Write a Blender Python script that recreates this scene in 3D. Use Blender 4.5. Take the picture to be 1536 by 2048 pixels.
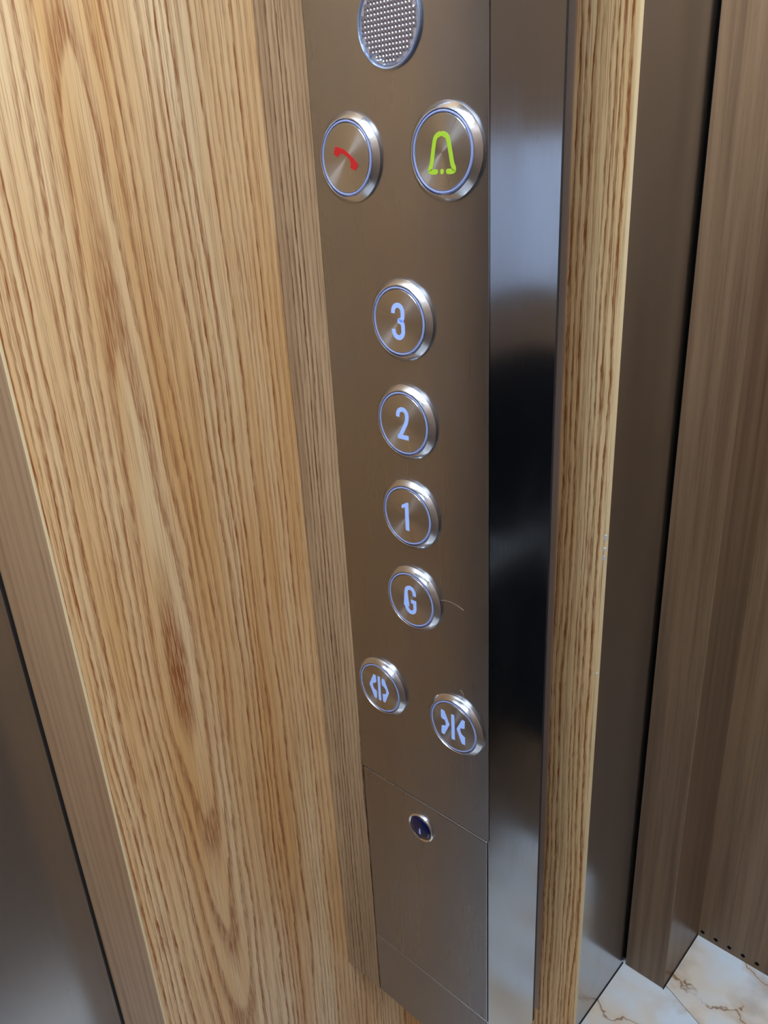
import bpy, bmesh, math, random
from mathutils import Vector, Matrix
random.seed(7)
for o in list(bpy.data.objects): bpy.data.objects.remove(o)
scene = bpy.context.scene
COL = scene.collection

# ------------------------------------------------------------------ camera
def make_camera():
    yaw, pitch, roll = -0.775637514, 0.411692625, -0.0566368457
    cy, sy = math.cos(yaw), math.sin(yaw)
    f = Vector((sy*math.cos(pitch), cy*math.cos(pitch), -math.sin(pitch)))
    r = Vector((cy, -sy, 0)); u = r.cross(f)
    c, s = math.cos(roll), math.sin(roll)
    r2 = r*c + u*s; u2 = u*c - r*s
    cam = bpy.data.cameras.new('camera')
    cam.sensor_fit = 'VERTICAL'; cam.sensor_height = 24.0
    cam.lens = 24.0*1600.33/2048.0
    cam.clip_start = 0.01
    o = bpy.data.objects.new('camera', cam); COL.objects.link(o)
    m = Matrix((r2, u2, -f)).transposed().to_4x4()
    m.translation = Vector((0.21458, -0.29200, 1.39840))
    o.matrix_world = m
    scene.camera = o
make_camera()

# ------------------------------------------------------------------ world, exposure
world = bpy.data.worlds.new('world'); scene.world = world
world.use_nodes = True
world.node_tree.nodes['Background'].inputs[0].default_value = (0.75, 0.85, 1.0, 1)
world.node_tree.nodes['Background'].inputs[1].default_value = 0.05
vs = scene.view_settings
vs.view_transform = 'Standard'; vs.look = 'None'; vs.gamma = 1.0; vs.use_curve_mapping = False
vs.exposure = 0.2
LIGHT_POWER = 22.0

# ------------------------------------------------------------------ key dimensions (metres)
R = 0.02                       # outer radius of a button
XW, XOAK, XP = -0.2200, -0.1416, -0.1058     # steel wall, oak face, left edge of the panel
YEND, YH = -0.1573, 0.0584     # near end of the oak pilaster, back of the panel housing
YB = 0.1280                    # front of the oak board behind the panel
XS2 = -0.0030                  # free edge of the oak board
YJ, YR = 0.7222, 0.8691        # corner post front, rear wall
XRIGHT, YFRONT, ZC = 0.56, -0.95, 2.25
ZD, Z2, Z3, ZTOP = 1.0218, 0.8580, 0.7958, 1.62

# ------------------------------------------------------------------ node helper
class NT:
    def __init__(self, name):
        self.m = bpy.data.materials.new(name); self.m.use_nodes = True
        self.t = self.m.node_tree
        self.b = self.t.nodes['Principled BSDF']
    def n(self, kind, **kw):
        nd = self.t.nodes.new(kind)
        for k, v in kw.items(): setattr(nd, k, v)
        return nd
    def put(self, sock, v):
        if isinstance(v, bpy.types.NodeSocket): self.t.links.new(v, sock)
        else: sock.default_value = v
    def math(self, op, a, b=0.0, c=0.0, clamp=False):
        nd = self.n('ShaderNodeMath', operation=op, use_clamp=clamp)
        self.put(nd.inputs[0], a); self.put(nd.inputs[1], b); self.put(nd.inputs[2], c)
        return nd.outputs[0]
    def pos(self):
        g = self.n('ShaderNodeNewGeometry'); s = self.n('ShaderNodeSeparateXYZ')
        self.t.links.new(g.outputs['Position'], s.inputs[0])
        return s.outputs
    def xyz(self, a, b, c):
        nd = self.n('ShaderNodeCombineXYZ')
        for i, v in enumerate((a, b, c)): self.put(nd.inputs[i], v)
        return nd.outputs[0]
    def noise(self, vec, scale=1.0, detail=2.0, rough=0.5, dist=0.0):
        nd = self.n('ShaderNodeTexNoise')
        self.t.links.new(vec, nd.inputs['Vector'])
        nd.inputs['Scale'].default_value = scale; nd.inputs['Detail'].default_value = detail
        nd.inputs['Roughness'].default_value = rough; nd.inputs['Distortion'].default_value = dist
        return nd.outputs['Fac']
    def ramp(self, v, lo, hi, a=0.0, b=1.0, smooth=False):
        nd = self.n('ShaderNodeMapRange', interpolation_type='SMOOTHSTEP' if smooth else 'LINEAR')
        self.put(nd.inputs[0], v)
        for i, q in enumerate((lo, hi, a, b)): self.put(nd.inputs[i+1], q)
        return nd.outputs[0]
    def curve(self, v, pts):
        nd = self.n('ShaderNodeFloatCurve'); self.put(nd.inputs['Value'], v)
        c = nd.mapping.curves[0]
        c.points[0].location = pts[0]; c.points[1].location = pts[-1]
        for q in pts[1:-1]: c.points.new(*q)
        nd.mapping.update()
        return nd.outputs[0]
    def mix(self, fac, a, b, blend='MIX'):
        nd = self.n('ShaderNodeMix', data_type='RGBA', blend_type=blend)
        self.put(nd.inputs[0], fac); self.put(nd.inputs[6], a); self.put(nd.inputs[7], b)
        return nd.outputs[2]
    def bump(self, h, strength, dist):
        nd = self.n('ShaderNodeBump'); self.put(nd.inputs['Height'], h)
        nd.inputs['Strength'].default_value = strength; nd.inputs['Distance'].default_value = dist
        self.t.links.new(nd.outputs[0], self.b.inputs['Normal'])

def lin(r, g, b):
    f = lambda c: (c/255/12.92) if c/255 <= 0.04045 else ((c/255+0.055)/1.055)**2.4
    return (f(r), f(g), f(b), 1)

def plain(name, col, rough=0.5, metal=0.0, emit=None, es=0.0):
    k = NT(name)
    k.b.inputs['Base Color'].default_value = col
    k.b.inputs['Roughness'].default_value = rough; k.b.inputs['Metallic'].default_value = metal
    if emit:
        k.b.inputs['Emission Color'].default_value = emit; k.b.inputs['Emission Strength'].default_value = es
    return k.m

def oak(name, axis, u0, wpts, spacing, light, mid, dark, seed=0.0, zlo=0.6, zhi=1.6, grain=1.0, rough=0.36, contrast=1.0):
    """Plain-sawn oak: growth rings cut by a flat face. axis = world axis across the board."""
    k = NT(name); p = k.pos()
    a = p[axis]; z = p[2]
    s = seed
    a_s = k.math('ADD', a, s)
    n1 = k.noise(k.xyz(k.math('MULTIPLY', a_s, 14), s, k.math('MULTIPLY', z, 3.2)), 1, 2)
    n2 = k.noise(k.xyz(k.math('MULTIPLY', a_s, 85), s+3, k.math('MULTIPLY', z, 11)), 1, 2)
    n3 = k.noise(k.xyz(k.math('MULTIPLY', a_s, 420), s+7, k.math('MULTIPLY', z, 130)), 1, 2)
    u = k.math('SUBTRACT', a, u0)
    u = k.math('ADD', u, k.math('MULTIPLY', k.math('SUBTRACT', n1, .5), .014))
    u = k.math('ADD', u, k.math('MULTIPLY', k.math('SUBTRACT', n2, .5), .0042))
    u = k.math('ADD', u, k.math('MULTIPLY', k.math('SUBTRACT', n3, .5), .0016))
    w = k.curve(k.ramp(z, zlo, zhi), wpts)
    w = k.math('MULTIPLY', w, .05)
    w = k.math('ADD', w, k.math('MULTIPLY', k.math('SUBTRACT', n2, .5), .0022))
    r = k.math('SQRT', k.math('ADD', k.math('MULTIPLY', u, u), k.math('MULTIPLY', w, w)))
    # ring width varies from year to year
    rv = k.noise(k.xyz(k.math('MULTIPLY', r, 38), s+11, s), 1, 3)
    t = k.math('ADD', k.math('DIVIDE', r, spacing), k.math('MULTIPLY', rv, 4.5))
    fr = k.math('FRACT', t)
    idx = k.math('FLOOR', t)
    wn = k.n('ShaderNodeTexWhiteNoise', noise_dimensions='1D'); k.put(wn.inputs['W'], idx)
    amp = k.ramp(wn.outputs['Value'], 0, 1, .25, 1.0)
    up = k.ramp(fr, 0.0, 0.14, 0, 1, True); dn = k.ramp(fr, 0.20, 0.70, 1, 0, True)
    band = k.math('MULTIPLY', k.math('MULTIPLY', up, dn), amp)
    # pores: short dark dashes along the grain
    po = k.noise(k.xyz(k.math('MULTIPLY', a_s, 1100*grain), s, k.math('MULTIPLY', z, 55)), 1, 2, .6)
    po2 = k.noise(k.xyz(k.math('MULTIPLY', a_s, 1500*grain), s+5, k.math('MULTIPLY', z, 16)), 1, 2, .6)
    pm = k.ramp(po, .42, .60, 0, 1, True)
    pm2 = k.ramp(po2, .50, .66, 0, 1, True)
    big = k.noise(k.xyz(k.math('MULTIPLY', a_s, 30), s+2, k.math('MULTIPLY', z, 2.2)), 1, 3)
    c = k.mix(k.ramp(big, .36, .62), light, mid)
    bandp = k.math('MULTIPLY', band, k.ramp(pm, 0, 1, .42, 1.0))
    f1 = k.math('MULTIPLY', bandp, 1.15*contrast, clamp=True)
    c = k.mix(f1, c, dark)
    c = k.mix(k.math('MULTIPLY', k.math('MULTIPLY', pm2, k.ramp(band, 0, 1, .55, .95)), .80*contrast), c, dark)
    k.put(k.b.inputs['Base Color'], c)
    k.put(k.b.inputs['Roughness'], k.ramp(bandp, 0, 1, rough, rough+.15))
    k.b.inputs['Specular IOR Level'].default_value = 0.4
    k.bump(k.math('ADD', bandp, k.math('MULTIPLY', pm2, .5)), -0.25, .0002)
    return k.m

def steel(name, col=(.60, .585, .57, 1), rough=.22, brush=2, smudge=.10, aniso=0.0, seed=0.0):
    """Brushed stainless: fine lines along world axis `brush`, greasy smudges in the roughness."""
    k = NT(name); p = k.pos()
    sc = [900, 900, 900]; sc[brush] = 6
    line = k.noise(k.xyz(*[k.math('MULTIPLY', p[i], sc[i]) for i in range(3)]), 1, 2)
    sm = k.noise(k.xyz(k.math('MULTIPLY_ADD', p[0], 22, seed), k.math('MULTIPLY', p[1], 22), k.math('MULTIPLY', p[2], 11)), 1, 5, .6)
    sp = k.noise(k.xyz(k.math('MULTIPLY_ADD', p[0], 160, seed), k.math('MULTIPLY', p[1], 160), k.math('MULTIPLY', p[2], 120)), 1, 2)
    sm2 = k.ramp(sm, .45, .75, 0, 1, True)
    rg = k.math('ADD', k.math('MULTIPLY', k.math('SUBTRACT', line, .5), .05), rough)
    rg = k.math('ADD', rg, k.math('MULTIPLY', sm2, smudge))
    k.put(k.b.inputs['Roughness'], rg)
    c = k.mix(k.math('MULTIPLY', sm2, .25), col, (col[0]*.80, col[1]*.80, col[2]*.82, 1))
    c = k.mix(k.ramp(sp, .72, .78, 0, .18, True), c, (col[0]*.55, col[1]*.5, col[2]*.48, 1))
    k.put(k.b.inputs['Base Color'], c)
    k.b.inputs['Metallic'].default_value = 1.0
    if aniso:
        k.b.inputs['Anisotropic'].default_value = aniso
    k.bump(line, .025, .0001)
    return k.m

def marble(name, seed, pink=.3, vein_at=.7356):
    k = NT(name); p = k.pos()
    v = k.xyz(k.math('MULTIPLY_ADD', p[0], 9, seed), k.math('MULTIPLY', p[1], 9), seed)
    warp = k.noise(v, 1, 4, .55)
    d = k.math('ADD', k.math('MULTIPLY', p[0], .22), k.math('MULTIPLY', p[1], .976))
    t = k.math('ADD', k.math('MULTIPLY_ADD', k.math('SUBTRACT', d, vein_at), 8.0, .5), k.math('MULTIPLY', k.math('SUBTRACT', warp, .5), 2.2))
    va = k.math('ABSOLUTE', k.math('SUBTRACT', k.math('FRACT', t), .5))
    cl = k.noise(v, 1.6, 3)
    tint = k.noise(v, .8, 3)
    core = k.math('MULTIPLY', k.ramp(va, .0, .035, 1, 0, True), k.ramp(cl, .33, .46, 0, 1, True))
    halo = k.math('MULTIPLY', k.ramp(va, .0, .20, 1, 0, True), k.ramp(cl, .36, .60, .15, .8, True))
    c = k.mix(k.ramp(tint, .40, .64), lin(226, 238, 250), lin(236, 220, 200))
    c = k.mix(k.ramp(cl, .52, .74, 0, pink), c, lin(160, 160, 166))
    c = k.mix(k.math('MULTIPLY', halo, .55), c, lin(206, 178, 140))
    c = k.mix(k.math('MULTIPLY', core, .8), c, lin(136, 96, 56))
    k.put(k.b.inputs['Base Color'], c)
    k.b.inputs['Roughness'].default_value = .12
    return k.m

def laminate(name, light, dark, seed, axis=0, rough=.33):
    """Brown wood grain with long soft streaks, for laminate and painted oak reflection."""
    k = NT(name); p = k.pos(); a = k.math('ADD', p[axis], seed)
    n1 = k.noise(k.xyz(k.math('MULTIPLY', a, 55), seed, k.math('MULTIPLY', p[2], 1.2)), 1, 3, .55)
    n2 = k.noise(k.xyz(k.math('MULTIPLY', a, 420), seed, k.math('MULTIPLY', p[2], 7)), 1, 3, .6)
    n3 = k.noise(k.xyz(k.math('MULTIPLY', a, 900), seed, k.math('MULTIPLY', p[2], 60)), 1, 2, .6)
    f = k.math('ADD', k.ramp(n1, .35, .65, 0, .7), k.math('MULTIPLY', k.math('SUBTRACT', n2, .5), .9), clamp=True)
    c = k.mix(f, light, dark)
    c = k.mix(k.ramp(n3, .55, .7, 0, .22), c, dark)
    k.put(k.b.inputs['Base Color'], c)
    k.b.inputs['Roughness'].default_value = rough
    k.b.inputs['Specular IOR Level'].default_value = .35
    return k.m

LIGHTOAK, MIDOAK, DARKOAK = lin(250, 225, 180), lin(230, 184, 124), lin(156, 92, 48)
# w-curve: how far the pith lies behind the face along the height -> cathedral arches
WMAIN = [(0, .66), (.15, .60), (.375, .45), (.478, .38), (.53, .35), (.59, .37), (.82, .46), (.90, .52), (1, .56)]
M_OAK = oak('oak_cathedral', 1, -0.1015, WMAIN, .0040, LIGHTOAK, MIDOAK, DARKOAK, 0.0)
M_OAK_END = oak('oak_end_face', 0, 0.10, [(0, .3), (.5, .35), (1, .3)], .011, lin(196, 162, 126), lin(180, 142, 106), lin(132, 92, 62), 4.0, grain=1.4, contrast=.6)
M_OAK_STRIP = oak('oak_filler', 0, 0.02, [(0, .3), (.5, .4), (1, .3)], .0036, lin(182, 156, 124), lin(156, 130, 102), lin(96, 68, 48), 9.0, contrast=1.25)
M_OAK_BOARD = oak('oak_board', 0, -0.16, [(0, .3), (.5, .4), (1, .32)], .0044, lin(250, 222, 172), lin(240, 202, 146), lin(150, 88, 42), 13.0, contrast=1.3)
M_EDGE = plain('pale_edge_band', lin(240, 218, 172), .4)
M_STEEL = steel('brushed_steel', col=(.36, .355, .37, 1), rough=.28)
M_STEEL_SIDE = steel('brushed_steel_side', col=(.41, .43, .465, 1), rough=.13, smudge=.05, seed=3.0)
M_STEEL_WALL = steel('brushed_steel_wall', col=(.46, .47, .49, 1), rough=.20, smudge=.06, seed=8.0)
M_OAK_REFLECT = laminate('painted_oak_reflection', lin(142, 116, 90), lin(98, 76, 58), 2.0)  # oak mirrored in brushed steel, painted into the base colour as grain
M_OAK_REFLECT_SIDE = laminate('painted_oak_reflection_side', lin(134, 108, 84), lin(94, 72, 56), 5.0, axis=1)
M_BLACK = plain('black_rubber', (.006, .006, .008, 1), .7)
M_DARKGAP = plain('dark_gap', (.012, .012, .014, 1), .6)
M_TILE_A, M_TILE_B = marble('marble_warm', 2.0, .2, .575), marble('marble_cool', 7.3, .5)
M_GROUT = plain('grout', lin(120, 115, 108), .8)

# ------------------------------------------------------------------ mesh helpers
def obj(name, bm, mat, parent=None, smooth=False, origin=None, local=False):
    bmesh.ops.recalc_face_normals(bm, faces=bm.faces)
    me = bpy.data.meshes.new(name)
    if origin is not None and not local: bmesh.ops.translate(bm, verts=bm.verts, vec=-Vector(origin))
    bm.to_mesh(me); bm.free()
    if smooth:
        for f in me.polygons: f.use_smooth = True
    if mat: me.materials.append(mat)
    o = bpy.data.objects.new(name, me); COL.objects.link(o)
    if origin is not None: o.location = origin
    if parent:
        o.parent = parent
        o.location = Vector(origin if origin is not None else (0, 0, 0)) - world_loc(parent)
    return o
def world_loc(o):
    v = Vector(o.location)
    while o.parent: o = o.parent; v += Vector(o.location)
    return v
def box(bm, x0, x1, y0, y1, z0, z1, bev=0.0):
    vs = [bm.verts.new((x, y, z)) for z in (z0, z1) for y in (y0, y1) for x in (x0, x1)]
    for q in ((0, 2, 3, 1), (4, 5, 7, 6), (0, 1, 5, 4), (2, 6, 7, 3), (0, 4, 6, 2), (1, 3, 7, 5)):
        bm.faces.new([vs[i] for i in q])
    if bev: bmesh.ops.bevel(bm, geom=list(bm.edges), offset=bev, segments=2, profile=.5, affect='EDGES')
    return bm
def B(*a, bev=0.0): return box(bmesh.new(), *a, bev=bev)
def boxo(name, dims, mat, parent=None, bev=0.0):
    x0, x1, y0, y1, z0, z1 = dims
    return obj(name, B(*dims, bev=bev), mat, parent, origin=((x0+x1)/2, (y0+y1)/2, z0))
def empty(name, loc):
    o = bpy.data.objects.new(name, None); o.empty_display_size = .02; COL.objects.link(o); o.location = loc
    return o
def tag(o, label, cat=None, group=None):
    o['label'] = label
    if cat: o['category'] = cat
    if group: o['group'] = group
    return o
def struct(o, label=None):
    o['kind'] = 'structure'
    if label: o['label'] = label
    return o
def lathe(prof, seg=64, caps=False):
    """profile = (radius, height towards the viewer); axis = -y through the origin."""
    bm = bmesh.new(); rings = []
    for r, h in prof:
        if r < 1e-7: rings.append([bm.verts.new((0, -h, 0))]); continue
        rings.append([bm.verts.new((r*math.cos(2*math.pi*i/seg), -h, r*math.sin(2*math.pi*i/seg))) for i in range(seg)])
    for a, b in zip(rings, rings[1:]):
        for i in range(seg):
            j = (i+1) % seg
            if len(a) == 1: bm.faces.new((a[0], b[i], b[j]))
            elif len(b) == 1: bm.faces.new((a[i], a[j], b[0]))
            else: bm.faces.new((a[i], a[j], b[j], b[i]))
    return bm
def poly_prism(bm, pts, y0, y1):
    a = [bm.verts.new((x, y0, z)) for x, z in pts]; b = [bm.verts.new((x, y1, z)) for x, z in pts]
    n = len(pts)
    bm.faces.new(a); bm.faces.new(b[::-1])
    for i in range(n): bm.faces.new((a[i], a[(i+1) % n], b[(i+1) % n], b[i]))
def catmull(pts, n=6):
    out = []
    P = [pts[0]] + list(pts) + [pts[-1]]
    for i in range(1, len(P)-2):
        p0, p1, p2, p3 = [Vector(q) for q in P[i-1:i+3]]
        for k in range(n):
            t = k/n
            out.append(tuple(.5*((2*p1)+(-p0+p2)*t+(2*p0-5*p1+4*p2-p3)*t*t+(-p0+3*p1-3*p2+p3)*t**3)))
    out.append(tuple(pts[-1])); return out
def stroke(bm, pts, w, y0, y1, round_caps=True):
    """a pen stroke of width w along a 2-D polyline, as a thin prism with mitred joints"""
    P = [Vector(q) for q in pts]; L = []; Rr = []
    for i, q in enumerate(P):
        d1 = (q-P[i-1]).normalized() if i else None
        d2 = (P[i+1]-q).normalized() if i < len(P)-1 else None
        d = ((d1 or d2)+(d2 or d1)).normalized()
        n = Vector((-d.y, d.x)); ref = d2 or d1
        k = max(.55, n.dot(Vector((-ref.y, ref.x))))
        L.append(q+n*w/2/k); Rr.append(q-n*w/2/k)
    F = [[bm.verts.new((v.x, y, v.y)) for v in side] for side in (L, Rr) for y in (y1, y0)]
    lf, lb, rf, rb = F
    for i in range(len(P)-1):
        bm.faces.new((lf[i], lf[i+1], rf[i+1], rf[i])); bm.faces.new((lb[i], rb[i], rb[i+1], lb[i+1]))
        bm.faces.new((lf[i], lb[i], lb[i+1], lf[i+1])); bm.faces.new((rf[i], rf[i+1], rb[i+1], rb[i]))
    for i in (0, len(P)-1):
        bm.faces.new((lf[i], rf[i], rb[i], lb[i]))
        if round_caps:
            c = P[i]
            poly_prism(bm, [(c.x+w/2*math.cos(math.pi*q/8), c.y+w/2*math.sin(math.pi*q/8)) for q in range(16)], y0, y1-.00003)

# ------------------------------------------------------------------ the setting
T = .02
struct(boxo('wall_left', (XW-T, XW, YFRONT, 1.0, 0, ZC), M_STEEL_WALL), 'brushed steel side wall of the lift car')

# floor slab with marble tiles; the joint runs from the corner post into the car
fl = struct(obj('floor', B(XW-.05, XRIGHT+.05, YFRONT-.05, YR+.05, -.03, -.0025), M_GROUT), 'pale veined marble floor of the lift car')
def tile(pts, mat):
    bm = bmesh.new()
    a = [bm.verts.new((x, y, -.0025)) for x, y in pts]; b = [bm.verts.new((x, y, 0.0)) for x, y in pts]
    n = len(pts); bm.faces.new(a[::-1]); bm.faces.new(b)
    for i in range(n): bm.faces.new((a[i], a[(i+1) % n], b[(i+1) % n], b[i]))
    return obj('tile', bm, mat, fl)
jl = lambda x, off: .730-.394*(x+.136)+off
xa, xb = XW-.01, XRIGHT+.01
tile([(xa, jl(xa, -.0006)), (xa, .15), (xb, .15), (xb, jl(xb, -.0006))], M_TILE_A)
tile([(xa, jl(xa, .0006)), (xb, jl(xb, .0006)), (xb, YR+.01), (xa, YR+.01)], M_TILE_B)
tile([(xa, .149), (xa, -.40), (xb, -.40), (xb, .149)], M_TILE_B)
tile([(xa, -.401), (xa, YFRONT-.01), (xb, YFRONT-.01), (xb, -.401)], M_TILE_A)

# rear wall: oak reflection painted as brown grain, with a row of ventilation holes along the foot
def rear_wall():
    x0, x1 = XP-.04, XRIGHT
    zc, pitch, hr = .0135, .0254, .0040
    first = -.1326
    n = int((x1-first)/pitch)
    bm = bmesh.new()
    seg = 16
    def hole_cell(cx):
        sq = []; ring = []; deep = []
        for i in range(seg):
            t = 2*math.pi*i/seg
            c, s = math.cos(t), math.sin(t)
            m = max(abs(c), abs(s))
            sq.append(bm.verts.new((cx+c/m*pitch/2, YR, zc+s/m*zc)))
            ring.append(bm.verts.new((cx+c*hr, YR, zc+s*hr)))
        for i in range(seg):
            j = (i+1) % seg
            bm.faces.new((sq[i], sq[j], ring[j], ring[i]))
    for i in range(n): hole_cell(first+i*pitch)
    xl, xr = first-pitch/2, first+(n-.5)*pitch
    def quad(a, b, c, d): bm.faces.new([bm.verts.new((x, YR, z)) for x, z in (a, b, c, d)])
    quad((xl, 2*zc), (xr, 2*zc), (xr, ZC), (xl, ZC))
    quad((-.19, 0), (xl, 0), (xl, ZC), (-.19, ZC))
    quad((xr, 0), (x1, 0), (x1, ZC), (xr, ZC))
    w = struct(obj('wall_back', bm, M_OAK_REFLECT), 'rear wall with oak reflection painted as brown grain and a row of round vent holes')
    me = None
    for i in range(n):
        cx = first+i*pitch
        if me is None:
            v = obj('vent_hole', lathe([(hr, 0), (hr, -.010), (0, -.010)], 16), M_BLACK, w, origin=(cx, YR, zc), local=True); me = v.data
        else:
            v = bpy.data.objects.new('vent_hole', me); COL.objects.link(v); v.parent = w; v.location = (cx, YR, zc)
    boxo('backing_sheet', (-.19, XRIGHT, YR+.012, YR+.03, 0, ZC), M_BLACK, w)
rear_wall()

# corner post between steel wall and rear wall
post = struct(obj('trim_1', B(XW+.0048, XP-.0353, YJ, YR+.005, 0.0, ZC, bev=.0012), M_OAK_REFLECT), 'corner post with oak reflection painted as brown grain beside the steel wall')
post.data.materials.append(M_OAK_REFLECT_SIDE)
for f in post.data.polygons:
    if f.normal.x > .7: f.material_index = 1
struct(obj('trim_2', B(XW, XW+.0048, YJ+.012, YJ+.06, 0, ZC), M_BLACK), 'black rubber seal in the corner joint')
struct(obj('trim_3', B(XP-.0353, XP-.0338, YJ-.001, YR, 0.0, .002), M_BLACK), 'thin dark sealant at the foot of the corner post')
struct(obj('baseboard_left', B(XW, XW+.0012, YB+.04, YJ-.0, 0, .0018), M_BLACK), 'thin dark sealant line along the foot of the steel wall')

# right wall, front wall with door leaves, ceiling: outside the picture, seen only in reflections
M_PALE = plain('added_pale_panel', lin(205, 212, 228), .35)  # unseen panels added so the steel reflects a bright band
M_DARK_REFLECT = plain('added_dark_reflect_panel', (.010, .011, .014, 1), .12)  # unseen panels added to give the steel a dark zone to reflect
wr = struct(boxo('wall_right', (XRIGHT, XRIGHT+T, YFRONT, 1.0, 0, ZC), laminate('right_wall_laminate', lin(148, 124, 104), lin(112, 90, 74), 9.0, axis=1, rough=.4)), 'brown laminate side wall of the lift car')
boxo('added_dark_panel', (XRIGHT-.004, XRIGHT, .45, YR, .28, 1.10), M_DARK_REFLECT, wr)
boxo('added_pale_panel', (XRIGHT-.004, XRIGHT, .45, YR, 1.20, 1.42), M_PALE, wr)
wb = bpy.data.objects['wall_back']
boxo('added_dark_panel', (.16, XRIGHT-.004, YR-.004, YR, .28, 1.10), M_DARK_REFLECT, wb)
boxo('added_pale_panel', (.16, XRIGHT-.004, YR-.004, YR, 1.20, 1.42), M_PALE, wb)
wf = struct(boxo('wall_front', (XW-T, XRIGHT+T, YFRONT-T, YFRONT, 0, ZC), M_STEEL_WALL), 'steel front wall of the lift car')
dr = struct(boxo('door_1', (-.12, .168, YFRONT, YFRONT+.012, .003, 2.05), M_STEEL), 'brushed steel lift door leaf')
dr = struct(boxo('door_2', (.172, .46, YFRONT, YFRONT+.012, .003, 2.05), M_STEEL), 'brushed steel lift door leaf')
struct(boxo('ceiling', (XW-T, XRIGHT+T, YFRONT-T, 1.0, ZC, ZC+.02), plain('ceiling_white', (.62, .62, .62, 1), .6)), 'white ceiling of the lift car')

def rail(name, a, b, wall_dir, label):
    a, b, wd = Vector(a), Vector(b), Vector(wall_dir)
    e = empty(name, (a+b)/2); 
    def tube(nm, p, q, r):
        bm = bmesh.new(); d = (q-p).normalized(); up = Vector((0, 0, 1)) if abs(d.z) < .9 else Vector((1, 0, 0))
        s = d.cross(up).normalized(); t = s.cross(d)
        A = []; Bq = []
        for i in range(20):
            th = 2*math.pi*i/20; o_ = s*r*math.cos(th)+t*r*math.sin(th)
            A.append(bm.verts.new(p+o_)); Bq.append(bm.verts.new(q+o_))
        bm.faces.new(A); bm.faces.new(Bq[::-1])
        for i in range(20): bm.faces.new((A[i], A[(i+1) % 20], Bq[(i+1) % 20], Bq[i]))
        return obj(nm, bm, M_RAIL, e, smooth=False, origin=tuple((p+q)/2))
    tube('rail', a, b, .015)
    for f in (.12, .88):
        q = a.lerp(b, f); tube('bracket', q, q+wd, .008)
    return tag(e, label, 'handrail')
M_RAIL = plain('satin_aluminium', (.90, .91, .93, 1), .38, 1.0)
M_CHROME = plain('chrome', (.82, .84, .88, 1), .10, 1.0)
rail('handrail', (.0, YR-.05, .75), (.42, YR-.05, .75), (0, .05, 0), 'round satin metal handrail on the rear wall')
rail('handrail', (XRIGHT-.05, .10, .763), (XRIGHT-.05, .855, .763), (.05, 0, 0), 'round satin metal handrail on the right wall')

# ceiling light
M_FRAME = plain('frame_white', (.7, .7, .7, 1), .4)
k = NT('led_diffuser'); k.b.inputs['Base Color'].default_value = (.8, .8, .8, 1)
k.b.inputs['Emission Color'].default_value = (.80, .90, 1.0, 1); k.b.inputs['Emission Strength'].default_value = LIGHT_POWER
M_LED = k.m
def ceiling_light(y0, y1, label):
    cl = empty('ceiling_light', (.17, (y0+y1)/2, ZC-.012))
    tag(cl, label, 'light')
    boxo('light_frame', (-.09, .43, y0-.02, y1+.02, ZC-.012, ZC), M_FRAME, cl)
    boxo('light_diffuser', (-.07, .41, y0, y1, ZC-.015, ZC-.0121), M_LED, cl)
ceiling_light(.15, .58, 'cool white LED panel in the ceiling towards the rear wall')
ceiling_light(-.75, -.32, 'added cool white fill panel in the ceiling above the lift doors')  # added to brighten the floor and faces turned towards the doors

# ------------------------------------------------------------------ oak pilaster on the steel wall
pil = empty('oak_pilaster', ((XW+XOAK)/2, (YEND+YB)/2, 0))
tag(pil, 'honey oak pilaster with arched grain beside the steel button panel', 'pilaster')
boxo('core', (XW, XOAK-.002, YEND+.002, YB+.03, 0, ZC), plain('core_board', lin(150, 115, 75), .8), pil)
boxo('side_panel', (XOAK-.002, XOAK, YEND+.0012, YB+.03, 0, ZC), M_OAK, pil)
boxo('end_panel', (XW+.0015, XOAK-.0012, YEND, YEND+.002, 0, ZC), M_OAK_END, pil)
e = boxo('edge_band', (XOAK-.0012, XOAK+.0001, YEND-.0001, YEND+.0012, 0, ZC), M_EDGE, pil, bev=.0003)
e['label'] = 'pale edge band'
boxo('shadow_strip', (XW, XW+.0015, YEND-.0015, YEND+.002, 0, ZC), M_BLACK, pil)  # black strip stands in for the thin shadow beside the steel wall

# ------------------------------------------------------------------ oak board behind the button panel
bd = empty('oak_board', ((XOAK+XS2)/2, YB, 0))
tag(bd, 'narrow upright oak board behind the button panel, next to the steel wall', 'board')
boxo('board_face', (XOAK, XS2-.0007, YB, YB+.0032, 0, ZC), M_OAK_BOARD, bd)
e = boxo('edge_band', (XS2-.0007, XS2, YB-.0002, YB+.0034, 0, ZC), M_EDGE, bd)
e['label'] = 'pale edge band'
boxo('backing_rail', (XOAK, -.05, YB+.0032, YB+.03, 0, ZC), plain('backing_rail', (.05, .05, .05, 1), .6), bd)

# ------------------------------------------------------------------ oak filler strip left of the panel
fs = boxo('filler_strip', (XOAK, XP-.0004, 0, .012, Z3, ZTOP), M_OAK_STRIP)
tag(fs, 'greyish straight-grained oak strip between button panel and oak pilaster', 'strip')

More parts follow.
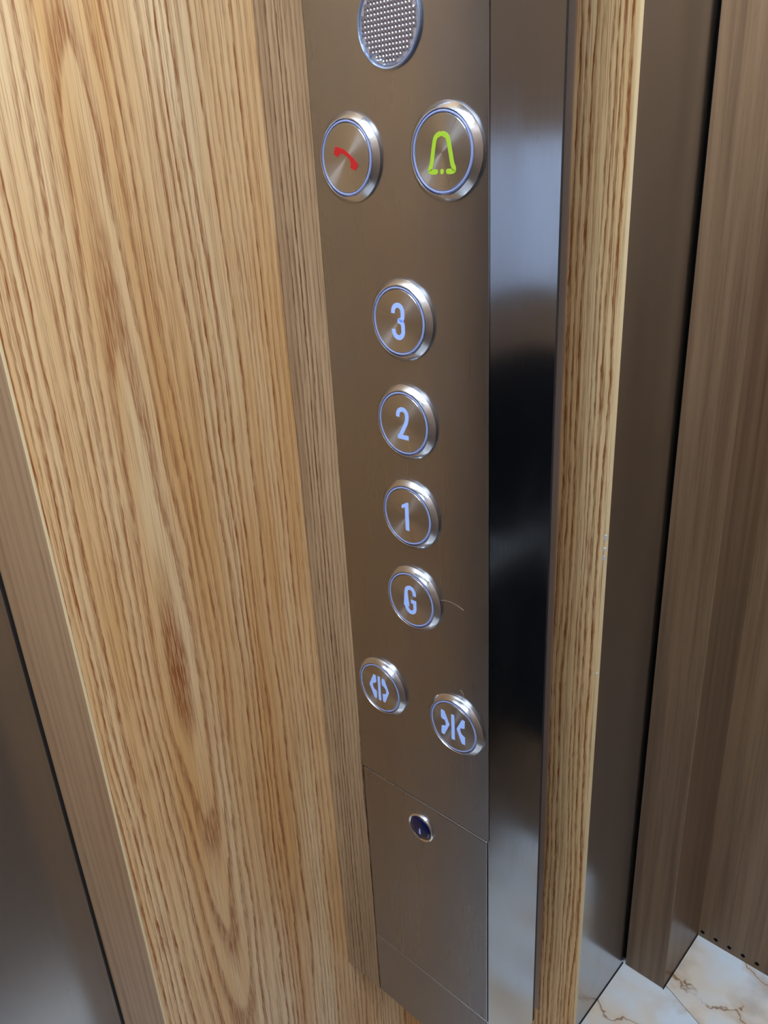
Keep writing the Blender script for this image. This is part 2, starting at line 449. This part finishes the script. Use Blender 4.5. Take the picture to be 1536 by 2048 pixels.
# ------------------------------------------------------------------ car operating panel
cop = empty('car_operating_panel', ((XP)/2, YH/2, Z3))
tag(cop, 'tall brushed steel lift button panel with eight round buttons', 'button panel')
PT = .0012
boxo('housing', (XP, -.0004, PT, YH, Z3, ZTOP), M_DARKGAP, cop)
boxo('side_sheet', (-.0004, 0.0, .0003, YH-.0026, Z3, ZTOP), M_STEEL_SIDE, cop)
boxo('mounting_plate', (XP, -.0382, YB-.0015, YB, Z3-.10, ZTOP), plain('painted_grey', lin(176, 160, 150), .5), cop)
boxo('standoff_box', (XP+.01, -.052, YH, YB-.0015, Z3+.02, ZTOP-.02), plain('painted_grey_box', lin(150, 145, 142), .5), cop)
boxo('faceplate', (XP, 0.0, 0.0, PT, ZD+.0004, ZTOP), M_STEEL, cop)
sd = boxo('service_door', (XP+.0007, -.0009, -.0003, PT, Z2+.0004, ZD-.0004), M_STEEL, cop, bev=.0007)
sd['label'] = 'flush steel service door'
boxo('lower_plate', (XP, 0.0, 0.0, PT, Z3, Z2-.0004), M_STEEL, cop, bev=.0006)

# buttons
def spun(name, col, rough, aniso, arot=0.0):
    k = NT(name)
    k.b.inputs['Base Color'].default_value = col; k.b.inputs['Metallic'].default_value = 1
    tc = k.n('ShaderNodeTexCoord'); s = k.n('ShaderNodeSeparateXYZ'); k.t.links.new(tc.outputs['Object'], s.inputs[0])
    ang = k.math('ARCTAN2', s.outputs[2], s.outputs[0])
    rad = k.math('SQRT', k.math('ADD', k.math('MULTIPLY', s.outputs[0], s.outputs[0]), k.math('MULTIPLY', s.outputs[2], s.outputs[2])))
    nz = k.noise(k.xyz(k.math('MULTIPLY', k.math('COSINE', ang), 4.0), k.math('MULTIPLY', k.math('SINE', ang), 4.0), 0.0), 1, 5, .75)
    k.put(k.b.inputs['Roughness'], k.math('MULTIPLY_ADD', k.math('SUBTRACT', nz, .5), .22, rough))
    k.b.inputs['Anisotropic'].default_value = aniso
    k.b.inputs['Anisotropic Rotation'].default_value = arot
    tg = k.n('ShaderNodeTangent', direction_type='RADIAL', axis='Y')
    k.t.links.new(tg.outputs[0], k.b.inputs['Tangent'])
    return k.m
M_CAP = spun('spun_steel', (.50, .50, .51, 1), .30, .9, .25)
M_BEZEL = spun('bezel_steel', (.66, .70, .78, 1), .17, .6)
M_RING = plain('light_ring', lin(150, 165, 215), .25)
M_BLUE = plain('symbol_pale_blue', lin(150, 178, 238), .4, emit=lin(140, 172, 240), es=.30)
M_RED = plain('symbol_red', lin(196, 30, 40), .35)
M_GREEN = plain('symbol_green', lin(172, 214, 60), .35)

me_bezel = me_ring = me_cap = None
def button(x, z, label, sym):
    global me_bezel, me_ring, me_cap
    org = (x, 0.0, z)
    if me_bezel is None:
        b = obj('button', lathe([(.955*R, -.001), (R, 0), (R, .0011), (.992*R, .0014), (.87*R, .0035), (.852*R, .0036), (.842*R, .0032), (.842*R, .0006), (0, .0006)], 96), M_BEZEL, cop, smooth=False, origin=org, local=True); me_bezel = b.data
        for f in me_bezel.polygons: f.use_smooth = True
        me_bezel.set_sharp_from_angle(angle=math.radians(25))
        g = obj('light_ring', lathe([(.828*R, .0006), (.828*R, .0030), (.815*R, .0034), (.778*R, .0035), (.768*R, .0030), (.768*R, .0006)]), M_RING, b, smooth=True, origin=org, local=True); me_ring = g.data
        c = obj('button_cap', lathe([(.762*R, .0006), (.762*R, .0033), (.752*R, .0035), (0, .0035)]), M_CAP, b, origin=org, local=True); me_cap = c.data
    else:
        b = bpy.data.objects.new('button', me_bezel); COL.objects.link(b); b.parent = cop; b.location = Vector(org)-world_loc(cop)
        g = bpy.data.objects.new('light_ring', me_ring); COL.objects.link(g); g.parent = b
        c = bpy.data.objects.new('button_cap', me_cap); COL.objects.link(c); c.parent = b
    b['label'] = label
    bm, mat, sl = sym
    bmesh.ops.scale(bm, vec=(R, 1, R), verts=bm.verts)
    bmesh.ops.translate(bm, vec=org, verts=bm.verts)
    s = obj('symbol', bm, mat, b, origin=org); s['label'] = sl
Y0, Y1 = -.00345, -.00362
def sym_strokes(paths, w, mat, lab, rc=False):
    bm = bmesh.new()
    for i, q in enumerate(paths):
        if len(q) == 1: poly_prism(bm, [(q[0][0]+w/2*math.cos(math.pi*j/10), q[0][1]+w/2*math.sin(math.pi*j/10)) for j in range(20)], Y0, Y1); continue
        stroke(bm, q, w, Y0, Y1-i*.00002, rc)
    return bm, mat, lab
def sym_polys(polys, mat, lab, dx=0, dz=0):
    bm = bmesh.new()
    for q in polys: poly_prism(bm, [(a+dx, c+dz) for a, c in q], Y0, Y1)
    return bm, mat, lab
def arc(cx, cz, rx, rz, a0, a1, n=10):
    return [(cx+rx*math.cos(math.radians(a0+(a1-a0)*i/n)), cz+rz*math.sin(math.radians(a0+(a1-a0)*i/n))) for i in range(n+1)]
SW = .115
three = [(-.155, .19)] + arc(0, .225, .155, .165, 180, 0) + [(.155, .16)] + arc(.02, .13, .135, .11, 0, -80, 5) + \
        arc(.02, -.10, .135, .11, 80, 0, 5) + [(.155, -.16)] + arc(0, -.225, .155, .165, 0, -180) + [(-.155, -.19)]
two = [(-.155, .17)] + arc(0, .215, .155, .165, 180, 0) + [(.15, .13), (.12, .03), (-.115, -.36)]
two_base = [(-.185, -.36), (.185, -.36)]
gee = [(.155, .17), (.155, .225)] + arc(0, .225, .155, .165, 10, 180) + [(-.155, -.225)] + arc(0, -.225, .155, .165, 180, 360) + [(.155, -.03), (.02, -.03)]
one = [(-.17, .19), (-.17, .29), (.02, .40), (.075, .40), (.075, -.42), (-.055, -.42), (-.055, .25)]
XM, Z3B, DZ = -.0514, 1.3273, .0517
button(XM, Z3B, 'round steel button with a pale blue 3', sym_strokes([three], SW, M_BLUE, 'pale blue numeral 3'))
button(XM, Z3B-DZ, 'round steel button with a pale blue 2', sym_strokes([two, two_base], SW, M_BLUE, 'pale blue numeral 2'))
button(XM, Z3B-2*DZ, 'round steel button with a pale blue 1', sym_polys([one], M_BLUE, 'pale blue numeral 1'))
button(XM, Z3B-3*DZ, 'round steel button with a pale blue G', sym_strokes([gee], SW, M_BLUE, 'pale blue letter G'))
phone = [(-0.39, 0.27), (-0.27, 0.25), (-0.09, 0.19), (0.04, 0.11), (0.18, 0.01), (0.34, -0.13), (0.31, -0.21), (0.24, -0.28), (0.08, -0.21), (0.11, -0.14), (0.09, -0.06), (0.02, 0.01), (-0.1, 0.09), (-0.2, 0.11), (-0.27, 0.08), (-0.32, 0.03), (-0.45, 0.11)]
button(-.0803, 1.4009, 'round steel button with a red telephone handset', sym_polys([phone], M_RED, 'red telephone handset', .055, 0))
bellL = catmull([(-.04, .355), (-.12, .325), (-.18, .25), (-.235, .02), (-.285, -.23), (-.325, -.315), (-.325, -.362), (-.27, -.378), (-.165, -.378)], 4)
bellR = [(-a, c) for a, c in bellL]
bell = [bellL, bellR, [(0, -.378)]]
button(-.0220, 1.4009, 'round steel button with a yellow-green bell', sym_strokes(bell, .105, M_GREEN, 'yellow-green bell outline', True))
op = [[(-0.29, 0.36), (-0.19, 0.36), (-0.18, 0.13), (-0.26, 0.05), (-0.33, 0.04), (-0.34, -0.1), (-0.29, -0.18), (-0.21, -0.21), (-0.19, -0.31), (-0.2, -0.50), (-0.29, -0.5), (-0.49, -0.08)],
      [(-0.11, 0.37), (-0.01, 0.38), (-0.01, -0.50), (-0.11, -0.51)],
      [(0.07, 0.35), (0.17, 0.36), (0.35, -0.06), (0.16, -0.50), (0.07, -0.49), (0.07, -0.22), (0.16, -0.18), (0.2, -0.18), (0.24, -0.06), (0.19, 0.06), (0.08, 0.11), (0.06, 0.18)]]
button(-.0811, 1.0986, 'round steel button with outward door-open arrows', sym_polys(op, M_BLUE, 'pale blue door-open symbol', .065, .065))
cls = [[(-0.5, 0.3), (-0.38, 0.31), (-0.19, -0.1), (-0.39, -0.54), (-0.5, -0.53), (-0.49, -0.28), (-0.44, -0.23), (-0.36, -0.23), (-0.32, -0.12), (-0.37, 0.01), (-0.43, -0.01), (-0.5, 0.04)],
       [(-0.12, 0.31), (-0.01, 0.33), (-0.0, -0.54), (-0.12, -0.56)],
       [(0.27, 0.31), (0.37, 0.3), (0.36, 0.05), (0.28, 0.0), (0.23, 0.01), (0.19, -0.07), (0.24, -0.21), (0.37, -0.28), (0.37, -0.53), (0.25, -0.54), (0.07, -0.1)]]
button(-.0226, 1.0986, 'round steel button with inward door-close arrows', sym_polys(cls, M_BLUE, 'pale blue door-close symbol', .065, .11))

# emergency light lens: clear prismatic disc in a thin ring
def lens(x, z):
    r = .0172; org = (x, 0, z)
    ring = obj('emergency_light', lathe([(.0181, 0), (.0181, .0012), (.0176, .0016), (r, .0014), (r-.0004, .0004), (0, .0004)]), plain('clear_rim', lin(170, 190, 225), .12, .6), cop, smooth=False, origin=org, local=True)
    ring['label'] = 'round clear prismatic emergency light'
    bm = bmesh.new(); pt = .0020; n = 9; rr = r-.0012
    for i in range(-n, n):
        for j in range(-n, n):
            cx, cz = (i+.5)*pt, (j+.5)*pt
            if math.hypot(cx, cz) > rr-.0002: continue
            h = pt*.5
            q = [bm.verts.new((x+cx+a*h, -.0008, z+cz+b*h)) for a, b in ((-1, -1), (1, -1), (1, 1), (-1, 1))]
            t = bm.verts.new((x+cx, -.0019, z+cz))
            for a in range(4): bm.faces.new((q[a], q[(a+1) % 4], t))
    pr = obj('prism_lens', bm, plain('prism_plastic', (.46, .48, .58, 1), .12, .85), ring, origin=org)
    obj('reflector', lathe([(rr+.0006, .0004), (rr+.0004, .0008), (0, .0008)]), plain('reflector_pale', (.42, .44, .54, 1), .25, .5), ring, origin=org, local=True)
lens(-.0520, 1.4530)

# key lock on the service door
def lock(x, z):
    org = (x, -.0003, z)
    r = obj('key_lock', lathe([(.0104, 0), (.0104, .0010), (.0099, .0015), (.0091, .0015), (.0088, .0006), (0, .0006)], 48), M_CHROME, cop, smooth=True, origin=org, local=True)
    r['label'] = 'small round key lock with a navy blue face'
    obj('lock_face', lathe([(.0087, .0005), (.0086, .0012), (.0060, .0019), (0, .0022)], 48), plain('navy_enamel', lin(3, 14, 62), .12), r, smooth=True, origin=org, local=True)
    bm = bmesh.new(); poly_prism(bm, [(x-.0005, z-.0042), (x+.0011, z-.0042), (x+.0009, z-.0005), (x+.0003, z+.0010), (x-.0003, z-.0005)], -.00245, -.00262)
    obj('key_slot', bm, plain('key_slot_pale', lin(150, 180, 235), .3), r, origin=org)
lock(-.0535, 1.0000)

# two fine hairs caught on the panel, and chips along the edge of the oak board
def strand(name, pts, r, label):
    bm = bmesh.new(); P = [Vector((a, -.0003, c)) for a, c in catmull(pts, 5)]; rings = []
    for i, q in enumerate(P):
        d = (P[min(i+1, len(P)-1)]-P[max(i-1, 0)]).normalized(); s1 = Vector((0, 1, 0)); s2 = d.cross(s1)
        rings.append([bm.verts.new(q+s1*r*math.cos(t)+s2*r*math.sin(t)) for t in (math.pi*j/3 for j in range(6))])
    for a, b in zip(rings, rings[1:]):
        for j in range(6): bm.faces.new((a[j], a[(j+1) % 6], b[(j+1) % 6], b[j]))
    o = obj(name, bm, M_HAIR, None, True, origin=tuple(P[len(P)//2]))
    tag(o, label, 'hair')
M_HAIR = plain('pale_hair', lin(150, 135, 120), .4)
strand('hair', [(-0.0314, 1.1778), (-0.0281, 1.1786), (-0.0244, 1.1788), (-0.0204, 1.1783), (-0.0157, 1.1769)], .00012, 'fine pale hair on the steel panel right of the G button')
strand('hair', [(-0.0195, 1.1238), (-0.0184, 1.1232), (-0.0173, 1.1221), (-0.0167, 1.1207), (-0.0166, 1.1198)], .00014, 'short fine hair above the door-close button')
M_CHIP = plain('chip_pale', lin(205, 212, 222), .5)
for zc, hh in ((1.1725, .0040), (1.1650, .0026), (1.1585, .0034), (1.0710, .0015)):
    boxo('chip', (XS2-.0012, XS2+.00015, YB-.0005, YB+.001, zc, zc+hh), M_CHIP, bd, bev=.0003)
